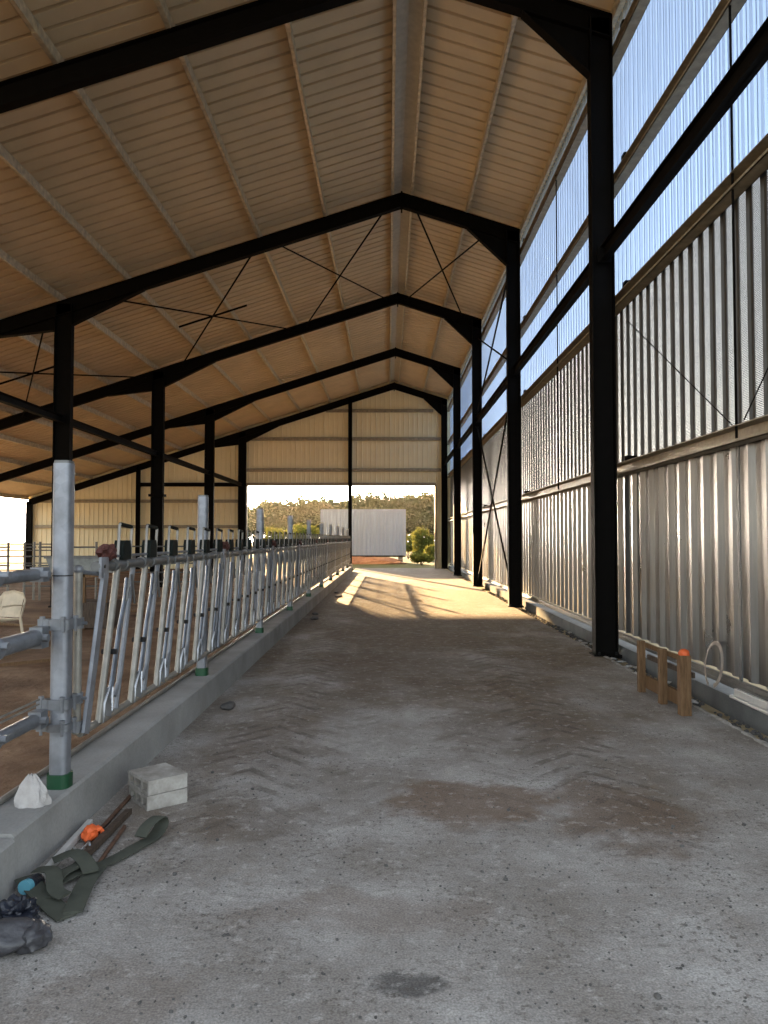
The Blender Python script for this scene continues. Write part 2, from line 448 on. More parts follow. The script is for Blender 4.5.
# ---- rafters
def poly_beam(top, bot, y, w):
    mb = MB(); t = .016
    mb.prism(top+bot[::-1], y-.006, y+.006)
    for line, sg in ((top, -1), (bot, 1)):
        for (xa, za), (xb, zb) in zip(line, line[1:]):
            mb.prism([(xa, za), (xb, zb), (xb, zb+sg*t), (xa, za+sg*t)], y-w/2, y+w/2)
    return mb
D = .34
for k, y in FR.items():
    g = 'black roof rafters'
    r = thing('roof_rafter', 'black steel rafter with haunch on the right roof slope, '+FACE[k], 'rafter', (RX, y, RZ-D), g)
    top = [(RX, RZ), (1.885, ztop(1.885)), (3.13, ztop(3.13))]
    bot = [(RX, RZ-D), (1.885, ztop(1.885)-D), (2.82, 8.1), (3.13, 8.08)]
    poly_beam(top, [bot[0], bot[1], (2.82, ztop(2.82)-D), (3.13, ztop(3.13)-D)], y, .17).build('beam', M['black_steel'], r)
    h = MB(); h.prism([(1.885, ztop(1.885)-D), (2.82, ztop(2.82)-D), (2.82, 8.1)], y-.006, y+.006)
    h.prism([(1.885, ztop(1.885)-D), (2.82, 8.1), (2.82, 8.082), (1.885, ztop(1.885)-D-.016)], y-.085, y+.085); h.build('haunch', M['black_steel'], r)
    a = MB(); a.box(RX-.004, RX+.016, y-.1, y+.1, RZ-D-.09, RZ+.02); a.build('apex_plate', M['black_steel'], r)
    r = thing('roof_rafter', 'long black steel rafter on the left roof slope, '+FACE[k], 'rafter', (RX, y, RZ-D), g)
    xs = [RX-.02, -5.8, XL+.2, XL-.2, -9.6, XE]
    dd = [D, D, D, D, D, D]
    poly_beam([(x, ztop(x)) for x in xs], [(x, ztop(x)-d) for x, d in zip(xs, dd)], y, .17).build('beam', M['black_steel'], r)
    for (xo, xi) in ((-5.8, XL+.2), (-9.4, XL-.2)):
        h = MB(); zi = ztop(xi)-.64; zo = ztop(xo)-D
        h.prism([(xo, zo), (xi, ztop(xi)-D), (xi, zi)], y-.006, y+.006)
        h.prism([(xo, zo), (xi, zi), (xi, zi-.016), (xo, zo-.016)], y-.085, y+.085); h.build('haunch', M['black_steel'], r)
    a = MB(); a.box(RX-.024, RX-.004, y-.1, y+.1, RZ-D-.09, RZ+.02); a.build('apex_plate', M['black_steel'], r)

# ---- purlins
ORD = ['first','second','third','fourth','fifth','sixth','seventh','eighth','ninth','tenth','eleventh','twelfth','thirteenth']
def purlin(x, label, wide=.06):
    r = thing('roof_purlin', label, 'purlin', (x, YN, ztop(x)), 'pale roof purlins')
    sg = 1 if x > RX else -1; z = ztop(x); h = .175; t = .008
    m_ = MB()
    m_.box(x-t/2, x+t/2, YN+.02, YF-.1, z+.004, z+h)
    xi = x+sg*wide
    m_.box(min(x, xi), max(x, xi), YN+.02, YF-.1, z+.004, z+.004+t); m_.box(min(x, xi), max(x, xi), YN+.02, YF-.1, z+h-t, z+h)
    m_.box(min(xi, xi-sg*t), max(xi, xi-sg*t), YN+.02, YF-.1, z+.004, z+.03)
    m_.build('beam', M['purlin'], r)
    for k in 'ABCD':
        s_ = MB(); y = FR[k]
        s_.box(x-sg*.012-.006, x-sg*.012+.004, y-.75, y+.75, z+.006, z+h-.01); s_.box(min(x-sg*.012, xi), max(x-sg*.012, xi), y-.75, y+.75, z-.004, z+.004)
        s_.build('splice_sleeve', M['purlin'], r)
for k in range(1, 12):
    purlin(.10-1.575*k, 'pale steel roof purlin, %s to the left of the ridge' % ORD[k-1])
purlin(.13, 'pale ridge purlin on the left side of the ridge strip'); purlin(.55, 'pale ridge purlin on the right side of the ridge strip')
purlin(1.87, 'pale steel purlin midway down the right roof slope'); purlin(3.18, 'pale eaves purlin above the right wall')

# ---- right-wall girts, tie beams
for z, lab in ((8.38, 'galvanised wall rail at the eaves above the translucent sheets'), (6.58, 'galvanised wall rail crossing the translucent sheets at mid height'),
               (4.86, 'galvanised wall rail between the translucent and the perforated sheets'), (2.54, 'galvanised wall rail between the perforated and the plain steel sheets'), (.235, 'low galvanised wall rail at the foot of the right wall')):
    g = MB(); t = .01; x0, x1 = (3.132 if z > 1 else 3.24), XR-.055
    hh = .16 if z > 1 else .09
    g.box(x0, x1, YN, 40.6, z-hh/2, z-hh/2+t); g.box(x0, x1, YN, 40.6, z+hh/2-t, z+hh/2); g.box(x1-t, x1, YN, 40.6, z-hh/2, z+hh/2)
    g.box(x0, x0+t, YN, 40.6, z-hh/2, z-hh/2+.035)
    r = thing('wall_rail', lab, 'wall rail', (3.2, YN, z), 'right wall rails')
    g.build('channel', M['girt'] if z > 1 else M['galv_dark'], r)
    for k in ('ABCD' if z > 1 else ''):
        c = MB(); c.box(3.131, x1-.011, FR[k]-.55, FR[k]-.43, z+hh/2, z+hh/2+.06); c.build('cleat', M['black_steel'], r)
def hbeam(p0, p1, d, w, name, label, cat, group=None):
    r = thing(name, label, cat, p0, group)
    mb = MB(); z = p0[2]; t = .014
    if abs(p0[0]-p1[0]) < 1e-6:
        x = p0[0]
        for a in (z-d/2, z+d/2-t): mb.box(x-w/2, x+w/2, p0[1], p1[1], a, a+t)
        mb.box(x-.006, x+.006, p0[1], p1[1], z-d/2, z+d/2)
    else:
        y = p0[1]
        for a in (z-d/2, z+d/2-t): mb.box(p0[0], p1[0], y-w/2, y+w/2, a, a+t)
        mb.box(p0[0], p1[0], y-.006, y+.006, z-d/2, z+d/2)
    mb.build('beam', M['black_steel'], r)
    for p, q in ((p0, p1), (p1, p0)):
        dr = (Vector(q)-Vector(p)).normalized(); e = MB()
        c = Vector(p)+dr*.01
        sx, sy = (.2, .02) if abs(dr.y) > .5 else (.02, .2)
        e.box(c.x-sx/2, c.x+sx/2, c.y-sy/2, c.y+sy/2, z-d/2-.02, z+d/2+.02); e.build('end_plate', M['black_steel'], r)
ys = [YN]+list(FR.values()); nm = ['nearest bay', 'second bay', 'third bay', 'fourth bay', 'farthest bay']
for i in range(5):
    hbeam((2.985, ys[i]+(.1 if i else 0), 5.52), (2.985, ys[i+1]-.1, 5.52), .2, .11, 'tie_beam', 'black tie beam between right wall columns, '+nm[i], 'tie beam', 'right side tie beams')
ys2 = [FR[k] for k in 'ABCDE']; nm2 = ['running out of the left edge', 'between the two nearest pen columns', 'between the collared column and the next', 'reaching the column beside the far opening']
for i in range(4):
    hbeam((XL, ys2[i]+.1, 4.4), (XL, ys2[i+1]-.1, 4.4), .17, .14, 'tie_beam', 'black tie beam along the pen columns, '+['leaving the picture on the left', 'behind the nearest galvanised post', 'meeting the collared column', 'ending beside the far opening'][i], 'tie beam', 'pen side tie beams')
hbeam((-13.1, 40.5, 4.42), (XL-.21, 40.5, 4.42), .2, .16, 'tie_beam', 'black horizontal beam across the cream gable wall left of the opening', 'tie beam')
for z, xa, xb, lab in ((8.35, -3.3, 2.4, 'wall rail high in the gable just under the ridge'), (6.85, -7.6, 2.8, 'wall rail across the middle of the gable'), (5.2, -7.6, 2.8, 'wall rail in the gable close above the far opening'),
                        (3.55, XE+.3, XL-.2, 'wall rail on the gable left of the far opening, just below the black beam'), (2.2, XE+.3, XL-.2, 'low wall rail on the gable left of the far opening')):
    g = MB(); g.box(xa, xb, 40.585, 40.595, z-.08, z+.08); g.box(xa, xb, 40.585, 40.66, z-.08, z-.07); g.box(xa, xb, 40.585, 40.66, z+.07, z+.08)
    tag(g.build('gable_rail', M['girt']), lab, 'wall rail', 'gable rails', 'thing')
g = MB(); g.box(XE-.12, XE-.02, YN, 40.6, ztop(XE)-.02, ztop(XE)+.18)
tag(g.build('eaves_beam', M['purlin']), 'pale eaves beam along the open left side of the barn', 'beam', None, 'thing')

# ---- cross bracing
def brace(pa, pb, pc, pd, label, strut=None, r=.016, group='roof cross braces'):
    t = thing('cross_brace', label, 'brace', tuple((Vector(pa)+Vector(pb))/2), group)
    for p, q in ((pa, pb), (pc, pd)):
        m_ = MB(); m_.tube(p, q, r*1.4, 6); m_.build('rod', M['black_steel'], t)
        for e in (p, q):
            g = MB(); g.box(e[0]-.06, e[0]+.06, e[1]-.06, e[1]+.06, e[2]-.008, e[2]+.008); g.build('gusset', M['black_steel'], t)
    if strut:
        m_ = MB(); m_.tube(strut[0], strut[1], .03, 6); m_.build('strut', M['black_steel'], t)
zb = lambda x: ztop(x)-.14
yb, yc = FR['B']+.09, FR['C']-.09; ym = (yb+yc)/2
for xa, xb, lab in ((.62, 2.5, 'thin black X brace under the right roof slope'), (-2.75, 0.0, 'thin black X brace under the roof just left of the ridge'),
                    (-6.9, -3.15, 'thin black X brace under the middle of the left roof'), (-12.2, -8.15, 'thin black X brace under the roof at the far left')):
    st = None
    if xb < -3: st = ((xa+.9, ym, zb(xa+.9)), (xb-.9, ym, zb(xb-.9)))
    brace((xa, yb, zb(xa)), (xb, yc, zb(xb)), (xb, yb, zb(xb)), (xa, yc, zb(xa)), lab, st)
brace((2.97, yb, 8.3), (2.97, yc, 5.75), (2.97, yb, 5.75), (2.97, yc, 8.3), 'upper black X brace on the right wall in front of translucent sheets', None, .018, 'wall cross braces')
brace((2.97, yb, 5.3), (2.97, yc, .15), (2.97, yb, .15), (2.97, yc, 5.3), 'lower black X brace on the right wall in front of steel sheets', None, .018, 'wall cross braces')
for y, lab in ((6.94, 'thin dark vertical rod before the nearest wall panels'), (14.2, 'thin dark vertical rod on the wall panels of the second bay')):
    m_ = MB(); m_.tube((3.15, y, 2.5), (3.15, y, 8.4), .013, 6)
    tag(m_.build('sag_rod', M['black_steel']), lab, 'rod', 'wall rods', 'thing')
for p, q, lab in (((3.20, 10.2, 4.5), (3.20, 7.1, 2.63), 'thin slanting wire before the nearest perforated sheets, falling towards the viewer'), ((3.20, 6.9, 2.66), (3.20, 4.4, 4.7), 'thin slanting wire rising at the right edge of the photo')):
    m_ = MB(); m_.tube(p, q, .006, 6); tag(m_.build('tie_wire', M['black_steel']), lab, 'wire', 'wall rods', 'thing')
m_ = MB(); m_.box(3.262, 3.273, 7.15, 7.21, .28, 2.46)
tag(m_.build('corner_flashing', simple('grey_flashing', (.13,.135,.14), .5, .2)), 'narrow grey vertical flashing strip over a joint in the plain steel sheets', 'flashing')

# ------------------------------------------------------------------ kerb and fence
mb = MB(); prof_k = [(-2.0, -.3), (-1.70, -.3), (-1.705, .235), (-1.72, .25), (-1.985, .25), (-2.0, .235)]
mb.prism(prof_k, 3.55, 36.6)
struct('kerb', mb, M['curb'])
mb = MB(); mb.prism([(x+(.012 if x > -1.9 else 0), z-(.012 if z > 0 else 0)) for x, z in prof_k], -3, 3.53)
struct('kerb_end', mb, M['curb'])
m_ = MB(); m_.box(-2.0, -1.72, 36.65, 36.95, -.03, .36)
tag(m_.build('kerb_end_block', M['block'], bevel=.02), 'pale concrete block at the far end of the kerb', 'block')

PX = -1.835
def sq_tube(mb, cx, cy, w, z0, z1, rad=.028, seg=5):
    pts = []
    for qx, qy, a0 in ((1,1,0),(-1,1,90),(-1,-1,180),(1,-1,270)):
        for k in range(seg+1):
            a = R(a0+90*k/seg); pts.append((cx+qx*(w/2-rad)+rad*math.cos(a), cy+qy*(w/2-rad)+rad*math.sin(a)))
    mb.prism(pts, z0, z1, 'xy')
PY = [4.22+3.4*k for k in range(10)]
lab_p = ['nearest galvanised fence post with green foot, beside the white bag', 'second nearest galvanised fence post along the kerb', 'third galvanised fence post along the kerb', 'fourth galvanised fence post along the kerb', 'fifth galvanised fence post along the kerb',
         'sixth galvanised fence post along the kerb', 'seventh galvanised fence post along the kerb', 'third galvanised fence post from the far end', 'second galvanised fence post from the far end', 'last galvanised fence post at the far end']
for i, y in enumerate(PY):
    PX = -1.785 if i == 0 else -1.835
    p = thing('fence_post', lab_p[i], 'fence post', (PX, y, .25), 'galvanised fence posts')
    m_ = MB(); sq_tube(m_, PX, y, .097, .27, 2.01); m_.build('tube', M['galv_post'], p, True)
    m_ = MB(); sq_tube(m_, PX, y, .12, .25, .325, .04); m_.build('foot_sleeve', M['green'], p, True)
    m_ = MB(); sq_tube(m_, PX, y, .09, 2.01, 2.025, .026); m_.build('cap', M['galv_dark'], p, True)
    if i == 0:
        m_ = MB(); sq_tube(m_, PX, y, .101, 1.392, 1.398); m_.build('joint_ring', M['bolt'], p)
        for z, hh in ((1.13, .06), (.70, .055), (.575, .04)):
            c = MB(); sq_tube(c, PX, y, .122, z-hh/2, z+hh/2)
            c.box(PX-.02, PX+.06, y+.05, y+.12, z-.02, z+.02) if z > .6 else None
            c.box(PX-.115, PX-.045, y-.045, y+.0, z-hh/2, z+hh/2)
            cb = c.build('clamp_band', M['galv'], p, True)
            for dx, dy in ((-.09, -.04), (.035, -.066), (.066, .02)):
                b = MB(); b.tube((PX+dx, y+dy, z-.04), (PX+dx, y+dy, z+.045), .009, 6)
                b.tube((PX+dx, y+dy, z+.03), (PX+dx, y+dy, z+.045), .016, 6)
                b.build('bolt', M['galv'], cb)

# gate rails running towards the viewer from the first post
gt = thing('gate_rails', 'set of three galvanised gate pipes running out of the left edge from the nearest post', 'gate', (-1.86, 3.0, .25))
for z, r_ in ((1.405, .031), (1.07, .045), (.635, .036)):
    m_ = MB(); m_.path([(-1.87, 4.13, z+.0), (-1.87, 3.95, z), (-1.885, 2.2, z-.005)], r_, 12); rl = m_.build('rail', M['galv'], gt, True)
    m_ = MB(); m_.box(-1.90, -1.83, 4.08, 4.16, z-r_*1.25, z+r_*1.25); m_.tube((-1.925, 4.09, z), (-1.80, 4.09, z), .022, 8); m_.build('end_fitting', M['galv'], rl)
    m_ = MB(); m_.tube((-1.88, 3.60, z), (-1.88, 3.68, z), r_+.016, 12); m_.tube((-1.93, 3.64, z+.02), (-1.79, 3.64, z+.02), .018, 8); m_.build('coupling', M['galv_post'], rl, True)
for dz in (.075, .10):
    m_ = MB(); m_.tube((-1.87, 4.14, .635+dz), (-1.885, 2.2, .625+dz), .006, 6); m_.build('wire', M['galv_pale'], gt)
m_ = MB(); m_.tube((-1.965, 2.2, .268), (-1.965, 36.4, .268), .017, 8)
tag(m_.build('bottom_pipe', M['galv_pale']), 'thin pale pipe lying along the inner edge of the kerb below the feed fence', 'pipe')

FX, ZT, ZB = -1.735, 1.43, .50
PITCH = .565
DY = .295
def make_panel(y0):
    L = PITCH*6
    t = thing('feed_fence_panel', 'x', 'feed fence', (FX, y0, ZB), 'headlock feed fence panels')
    m_ = MB()
    pts = []
    for i in range(6):                      # pipe with sleeve collars turned into one profile
        a = y0+.04+i*PITCH
        for u, v in ((.23, .275), (.43, .475)):
            pts += [(a+u-.001, .031), (a+u, .040), (a+v, .040), (a+v+.001, .031)]
    prf = [(y0, .031)]+pts+[(y0+L-.02, .031)]; n = 12; vs = []; fs = []
    for yy, rr in prf:
        for k in range(n): vs.append((FX+rr*math.cos(2*math.pi*k/n), yy, ZT+rr*math.sin(2*math.pi*k/n)))
    for j in range(len(prf)-1):
        for k in range(n): fs.append((j*n+k, j*n+(k+1) % n, (j+1)*n+(k+1) % n, (j+1)*n+k))
    fs += [tuple(range(n)), tuple(range((len(prf)-1)*n, len(prf)*n))]
    m_.add(vs, fs); m_.build('top_rail', M['galv_dark'], t, True)
    m_ = MB(); m_.tube((FX+.0, y0+.25, ZT+.055), (FX+.0, y0+L-.05, ZT+.055), .010, 8); m_.build('control_rod', M['galv'], t, True)
    m_ = MB(); m_.tube((FX, y0-.2, ZB), (FX, y0+L-.02, ZB), .022, 10); m_.build('bottom_rail', M['galv_pale'], t, True)
    m_ = MB(); m_.box(FX+.02, FX+.036, y0-.0, y0+.12, ZT-.07, ZT+.055); ep = m_.build('end_plate', M['galv_post'], t)
    m_ = MB(); m_.tube((FX+.03, y0+.05, ZT), (FX+.041, y0+.05, ZT), .012, 8); m_.build('bolt', M['bolt'], ep)
    m_ = MB(); m_.bar((FX+.03, y0+.08, ZT-.05), (FX+.03, y0-.20, ZB), .07, .018, (1,0,0)); m_.build('end_bar', M['galv_post'], t)
    m_ = MB(); m_.bar((FX+.012, y0+.125, ZT-.02), (FX+.012, y0-.16, ZB), .04, .03, (1,0,0)); m_.build('end_bar', M['galv'], t)
    m_ = MB(); m_.blob((FX+.01, y0+.16, ZT+.08), (.05, .075, .05), 3, .5, 2.8, 3); m_.build('clamp_knob', M['rust_red'], t, True)
    for i in range(6):
        a = y0+.04+i*PITCH; zp = .90; yp = a+DY*(zp-ZB)/(ZT-ZB)
        m_ = MB(); m_.tube((FX+.014, a+0.294, ZT-.01), (FX+.014, a, ZB), .021, 10)
        fb = m_.build('fixed_bar', M['galv_pale'], t, True)
        m_ = MB(); m_.path([(FX+.025, a+0.018, ZB), (FX+.03, a+0.032, ZB+.11), (FX+.035, a+0.078, ZB+.19), (FX+.03, a+0.110, ZB+.09), (FX+.02, a+0.138, ZB+.015), (FX+.01, a+0.193, ZB+.03), (FX, a+0.230, ZB+.17)], .012, 6, flat=(.022, .006)); m_.build('foot_bracket', M['bright'], fb, True)
        m_ = MB(); m_.tube((FX-.03, yp+.035, zp), (FX+.06, yp+.035, zp), .017, 8); m_.build('pivot_bolt', M['bolt'], fb)
        m_ = MB(); m_.tube((FX-.004, a+0.653, ZT), (FX-.004, a+0.331, ZB), .018, 8); m_.build('slot_bar', M['galv'], t, True)
        ap = (FX+.0, a+0.515, ZT-.10)
        m_ = MB(); m_.path([ap, (FX+.005, a+0.460, ZT-.24), (FX+.01, a+0.340, zp+.10), (FX+.01, a+0.285, zp-.05), (FX, a+0.248, zp-.22), (FX, a+0.202, ZB+.12)], .018, 8, flat=(.014, .030)); ar = m_.build('swing_arm', M['galv_blue'], t, True)
        m_ = MB(); m_.path([ap, (FX-.003, a+0.575, ZT-.25), (FX-.003, a+0.478, zp+.06), (FX-.003, a+0.423, zp-.18), (FX-.003, a+0.304, ZB+.10)], .015, 8); m_.build('arm_rail', M['galv'], ar, True)
        m_ = MB(); m_.path([(FX+.03, a+0.423, ZT-.24), (FX+.03, a+0.488, ZT-.075), (FX+.03, a+0.524, ZT-.075), (FX+.025, a+0.598, ZT-.27)], .008, 6); m_.build('spring_wire', M['galv_dark'], ar, True)
        m_ = MB(); m_.path([(FX, a+0.331, ZT), (FX, a+0.363, ZT+.25), (FX, a+0.373, ZT+.26), (FX, a+0.593, ZT+.245), (FX, a+0.603, ZT+.235), (FX, a+0.575, ZT+.08), (FX, a+0.598, ZT+.0)], .010, 6)
        lt = m_.build('latch_frame', M['galv_pale'], t, True)
        m_ = MB(); m_.tube((FX, a+0.377, ZT+.26), (FX, a+0.589, ZT+.246), .0135, 6); m_.build('latch_bar', M['dark_plastic'], lt)
        m_ = MB(); m_.prism([(a+0.354, ZT+.03), (a+0.506, ZT+.03), (a+0.506, ZT+.11), (a+0.488, ZT+.155), (a+0.377, ZT+.155), (a+0.354, ZT+.11)], FX-.035, FX+.03, 'yz'); m_.build('stop_block', M['dark_plastic'], lt)
    return t
proto = make_panel(PY[0]+.34)
NTH = ['nearest', 'second nearest', 'third nearest', 'fourth nearest', 'middle', 'fourth from the far end', 'third from the far end', 'second from the far end', 'last, at the far end']
for i in range(9):
    c = proto if i == 0 else copy_tree(proto)
    c.location.y = PY[0]+.34+3.4*i
    c['label'] = 'galvanised headlock feed fence panel on the kerb, '+NTH[i]
HX = -1.755
hp = thing('hinge_post', 'pale upright pipe clamped beside the nearest galvanised post', 'post', (HX, 4.36, .5))
m_ = MB(); m_.tube((HX, 4.36, .50), (HX, 4.36, 1.41), .024, 12); m_.build('pipe', M['galv_pale'], hp, True)
m_ = MB(); m_.blob((HX, 4.36, 1.42), (.03, .03, .028), 2, .05); m_.build('cap', M['galv'], hp, True)
for z in (1.12, .70, .54):
    m_ = MB(); m_.tube((HX, 4.36, z-.03), (HX, 4.36, z+.03), .034, 12); m_.tube((HX+.03, 4.355, z), (HX+.055, 4.35, z), .010, 6); m_.build('collar', M['galv'], hp, True)
m_ = MB(); m_.tube((HX, 4.36, 1.41), (FX, 4.60, 1.385), .012, 8); m_.build('link_bar', M['galv'], hp)

# ------------------------------------------------------------------ things near the kerb
def bag():
    m_ = MB(); n = 28; rows = 12; vs = []; fs = []
    for j in range(rows+1):
        u = j/rows
        for k in range(n):
            t = 2*math.pi*k/n
            rx = .084*(1-u**2.2*.80); ry = .05*(1-u*.82)
            w = 1+.10*math.sin(5*t+3*u)+.07*math.sin(9*t-7*u)+.06*mnoise.noise(Vector((math.cos(t)*2, math.sin(t)*2, u*5)))
            vs.append((-1.805+rx*w*math.cos(t), 3.93+ry*w*math.sin(t), .25+.15*u+(.008*math.sin(7*t) if j else 0)))
    for j in range(rows):
        for k in range(n): fs.append((j*n+k, j*n+(k+1) % n, (j+1)*n+(k+1) % n, (j+1)*n+k))
    fs += [tuple(range(n-1, -1, -1)), tuple(range(rows*n, rows*n+n))]
    m_.add(vs, fs); return m_
tag(bag().build('plastic_bag', simple('white_bag_film', (.36,.34,.33), .35, 0, .1, 30, .4), None, True), 'crumpled white plastic bag on the kerb by the nearest post', 'bag')

ang = math.atan2(.63, .77); Mz = Matrix.Rotation(ang, 3, 'Z')
bc = Vector((-1.41, 4.55, 0))+Mz @ Vector((.125, .145, 0))
def cblock(z, label, tw, off):
    t = thing('concrete_block', label, 'concrete block', (bc.x+off[0], bc.y+off[1], z), 'stacked concrete blocks')
    Mt = Matrix.Rotation(ang+tw, 3, 'Z'); c = Vector((bc.x+off[0], bc.y+off[1], z+.043))
    m_ = MB(); w, d, h = .25, .29, .084
    # body with three open cells showing on the left face
    m_.obox(c+Mt @ Vector((.03, 0, 0)), (w-.06, d, h), Mt)
    for yy in (-d/2+.0125, -d/6, d/6, d/2-.0125): m_.obox(c+Mt @ Vector((-w/2+.031, yy, 0)), (.058, .023, h-.02), Mt)
    for zz in (-h/2+.009, h/2-.009): m_.obox(c+Mt @ Vector((-w/2+.03, 0, zz)), (.06, d, .018), Mt)
    m_.build('body', M['block'], t)
cblock(0, 'lower of the two pale concrete blocks on the floor by the kerb', 0, (0, 0))
cblock(.087, 'upper of the two pale concrete blocks on the floor by the kerb', .05, (-.005, .004))

def ribbon(pts, w, th=.006, up=(0,0,1), n=6):
    # flat strap along a smoothed polyline
    P = [Vector(p) for p in pts]; out = []
    for i in range(len(P)-1):
        p0, p1, p2, p3 = P[max(i-1, 0)], P[i], P[i+1], P[min(i+2, len(P)-1)]
        for k in range(n):
            t = k/n
            out.append(.5*((2*p1)+(p2-p0)*t+(2*p0-5*p1+4*p2-p3)*t*t+(3*p1-p0-3*p2+p3)*t**3))
    out.append(P[-1]); m_ = MB()
    m_.path(out, .01, 8, flat=(w/2, th), up=up); return m_
def strap(pts, w, label, name='webbing_strap', mat='webbing', up=(0,0,1)):
    tag(ribbon(pts, w, .0055, up).build(name, M[mat], None, True), label, 'strap', 'webbing straps')
strap([(-1.52, 3.55, .03), (-1.45, 3.68, .03), (-1.36, 3.84, .014), (-1.29, 4.02, .012), (-1.245, 4.14, .014), (-1.225, 4.215, .055), (-1.235, 4.19, .10), (-1.27, 4.10, .085), (-1.29, 4.05, .045)], .085, 'grey-green strap with looped end reaching out from the heap')
strap([(-1.66, 3.56, .05), (-1.56, 3.46, .04), (-1.44, 3.35, .022), (-1.345, 3.27, .012)], .10, 'wide grey-green strap at the front of the heap, pointing at the viewer')
strap([(-1.33, 3.29, .022), (-1.36, 3.45, .03), (-1.38, 3.58, .03), (-1.385, 3.72, .03)], .09, 'grey-green strap along the right side of the heap')
strap([(-1.62, 3.58, .075), (-1.53, 3.55, .085), (-1.46, 3.42, .06), (-1.40, 3.38, .05)], .075, 'grey-green strap folded across the top of the heap')
strap([(-1.50, 3.86, .02), (-1.47, 3.70, .05), (-1.50, 3.55, .06), (-1.47, 3.40, .035)], .07, 'narrow grey-green strap running down the middle of the heap')
strap([(-1.60, 3.72, .06), (-1.52, 3.76, .08), (-1.44, 3.70, .07), (-1.38, 3.62, .05)], .08, 'grey-green strap at the back of the heap, below the orange glove')
m_ = MB(); m_.bar((-1.615, 3.58, .022), (-1.655, 4.32, .022), .03, .035); m_.build
tag(m_.build('white_batten', M['white_plastic'], None, False, .004), 'narrow white batten lying along the foot of the kerb', 'batten')
m_ = MB(); m_.bar((-1.50, 3.85, .03), (-1.50, 4.50, .02), .035, .03)
tag(m_.build('dark_bar', M['wood_dark']), 'short dark timber bar on the floor between straps and blocks', 'bar', 'bars by the kerb')
m_ = MB(); m_.tube((-1.56, 4.02, .014), (-1.585, 4.78, .014), .013, 8)
tag(m_.build('rusty_rod', M['rusty']), 'thin rusty rod lying close to the kerb, reaching the blocks', 'rod', 'bars by the kerb')
m_ = MB(); m_.tube((-1.405, 3.72, .013), (-1.45, 4.28, .013), .011, 8)
tag(m_.build('rusty_rod', M['rusty']), 'thin rusty rod right of the dark timber bar', 'rod', 'bars by the kerb')
gl = thing('work_glove', 'small orange glove lying by the white batten at the kerb', 'glove', (-1.57, 4.10, 0))
m_ = MB(); m_.blob((-1.57, 4.10, .045), (.038, .05, .042), 3, .35, 2.2, 5, flat=-.044); m_.build('palm', M['orange'], gl, True)
for i in range(4):
    m_ = MB(); a = R(40+28*i); m_.path([(-1.57+.02*math.cos(a), 4.10+.03*math.sin(a), .05), (-1.57+.05*math.cos(a), 4.10+.06*math.sin(a), .055), (-1.57+.065*math.cos(a), 4.10+.075*math.sin(a), .03)], .013, 8); m_.build('finger', M['orange'], gl, True)
m_ = MB(); m_.path([(-1.545+.035*math.cos(t), 3.93+.045*math.sin(t), .03+.02*math.sin(t*2)) for t in [i*.35 for i in range(15)]], .006, 6)
tag(m_.build('wire_curl', galv('bright_wire', (.8,.8,.8), .25, .9), None, True), 'curl of shiny silver metal strip above the straps', 'wire')
bt = thing('plastic_bottle', 'small bottle with a teal cap half under the strap heap', 'bottle', (-1.66, 3.47, 0))
m_ = MB(); m_.tube((-1.60, 3.56, .035), (-1.605, 3.48, .05), .033, 14); m_.build('body', M['black_bag'], bt, True)
m_ = MB(); m_.tube((-1.605, 3.48, .05), (-1.61, 3.445, .055), .03, 14); m_.build('cap', M['blue_cap'], bt, True)
m_ = MB(); m_.blob((-1.55, 3.245, .035), (.085, .07, .06), 4, .5, 3.2, 11, flat=-.034)
tag(m_.build('film_scrap', M['black_bag'], None, True), 'crumpled scrap of dark plastic film between straps and grey sack', 'plastic film')
def sack():
    m_ = MB(); m_.blob((-1.55, 3.0, .055), (.22, .075, .062), 4, .25, 1.5, 4, flat=-.054, rot=Matrix.Rotation(R(14), 3, 'Z'))
    m_.blob((-1.385, 3.05, .045), (.06, .07, .055), 4, .3, 1.7, 8, flat=-.044); return m_
tag(sack().build('grey_sack', M['grey_bag'], None, True), 'grey plastic sack lying on the floor in the bottom left corner', 'sack')

# ------------------------------------------------------------------ timber frame and debris at the right wall
tf = thing('timber_trestle', 'low timber trestle of three posts with an orange tip, standing by the right wall', 'trestle', (2.66, 7.5, 0))
for x, y, h, w in ((2.68, 7.02, .54, .095), (2.655, 7.5, .53, .07), (2.64, 8.08, .53, .07)):
    m_ = MB(); m_.box(x-w/2, x+w/2, y-w/2, y+w/2, 0, h); pt = m_.build('post', M['wood'], tf, False, .004)
    if h == .54:
        m_ = MB(); m_.blob((x, y, h+.012), (w*.52, w*.52, .045), 3, .15, 2.5, 3, flat=-.012); m_.build('orange_tip', M['orange'], pt, True)
m_ = MB(); m_.bar((2.72, 6.99, .11), (2.685, 8.1, .11), .03, .13); m_.build('bottom_board', M['wood'], tf, False, .003)
m_ = MB(); m_.bar((2.725, 7.0, .485), (2.69, 8.1, .485), .03, .045); m_.build('top_rail', M['wood'], tf, False, .003)
m_ = MB(); m_.bar((2.76, 7.0, .36), (2.72, 8.1, .36), .025, .05); m_.build('back_rail', M['wood_dark'], tf)
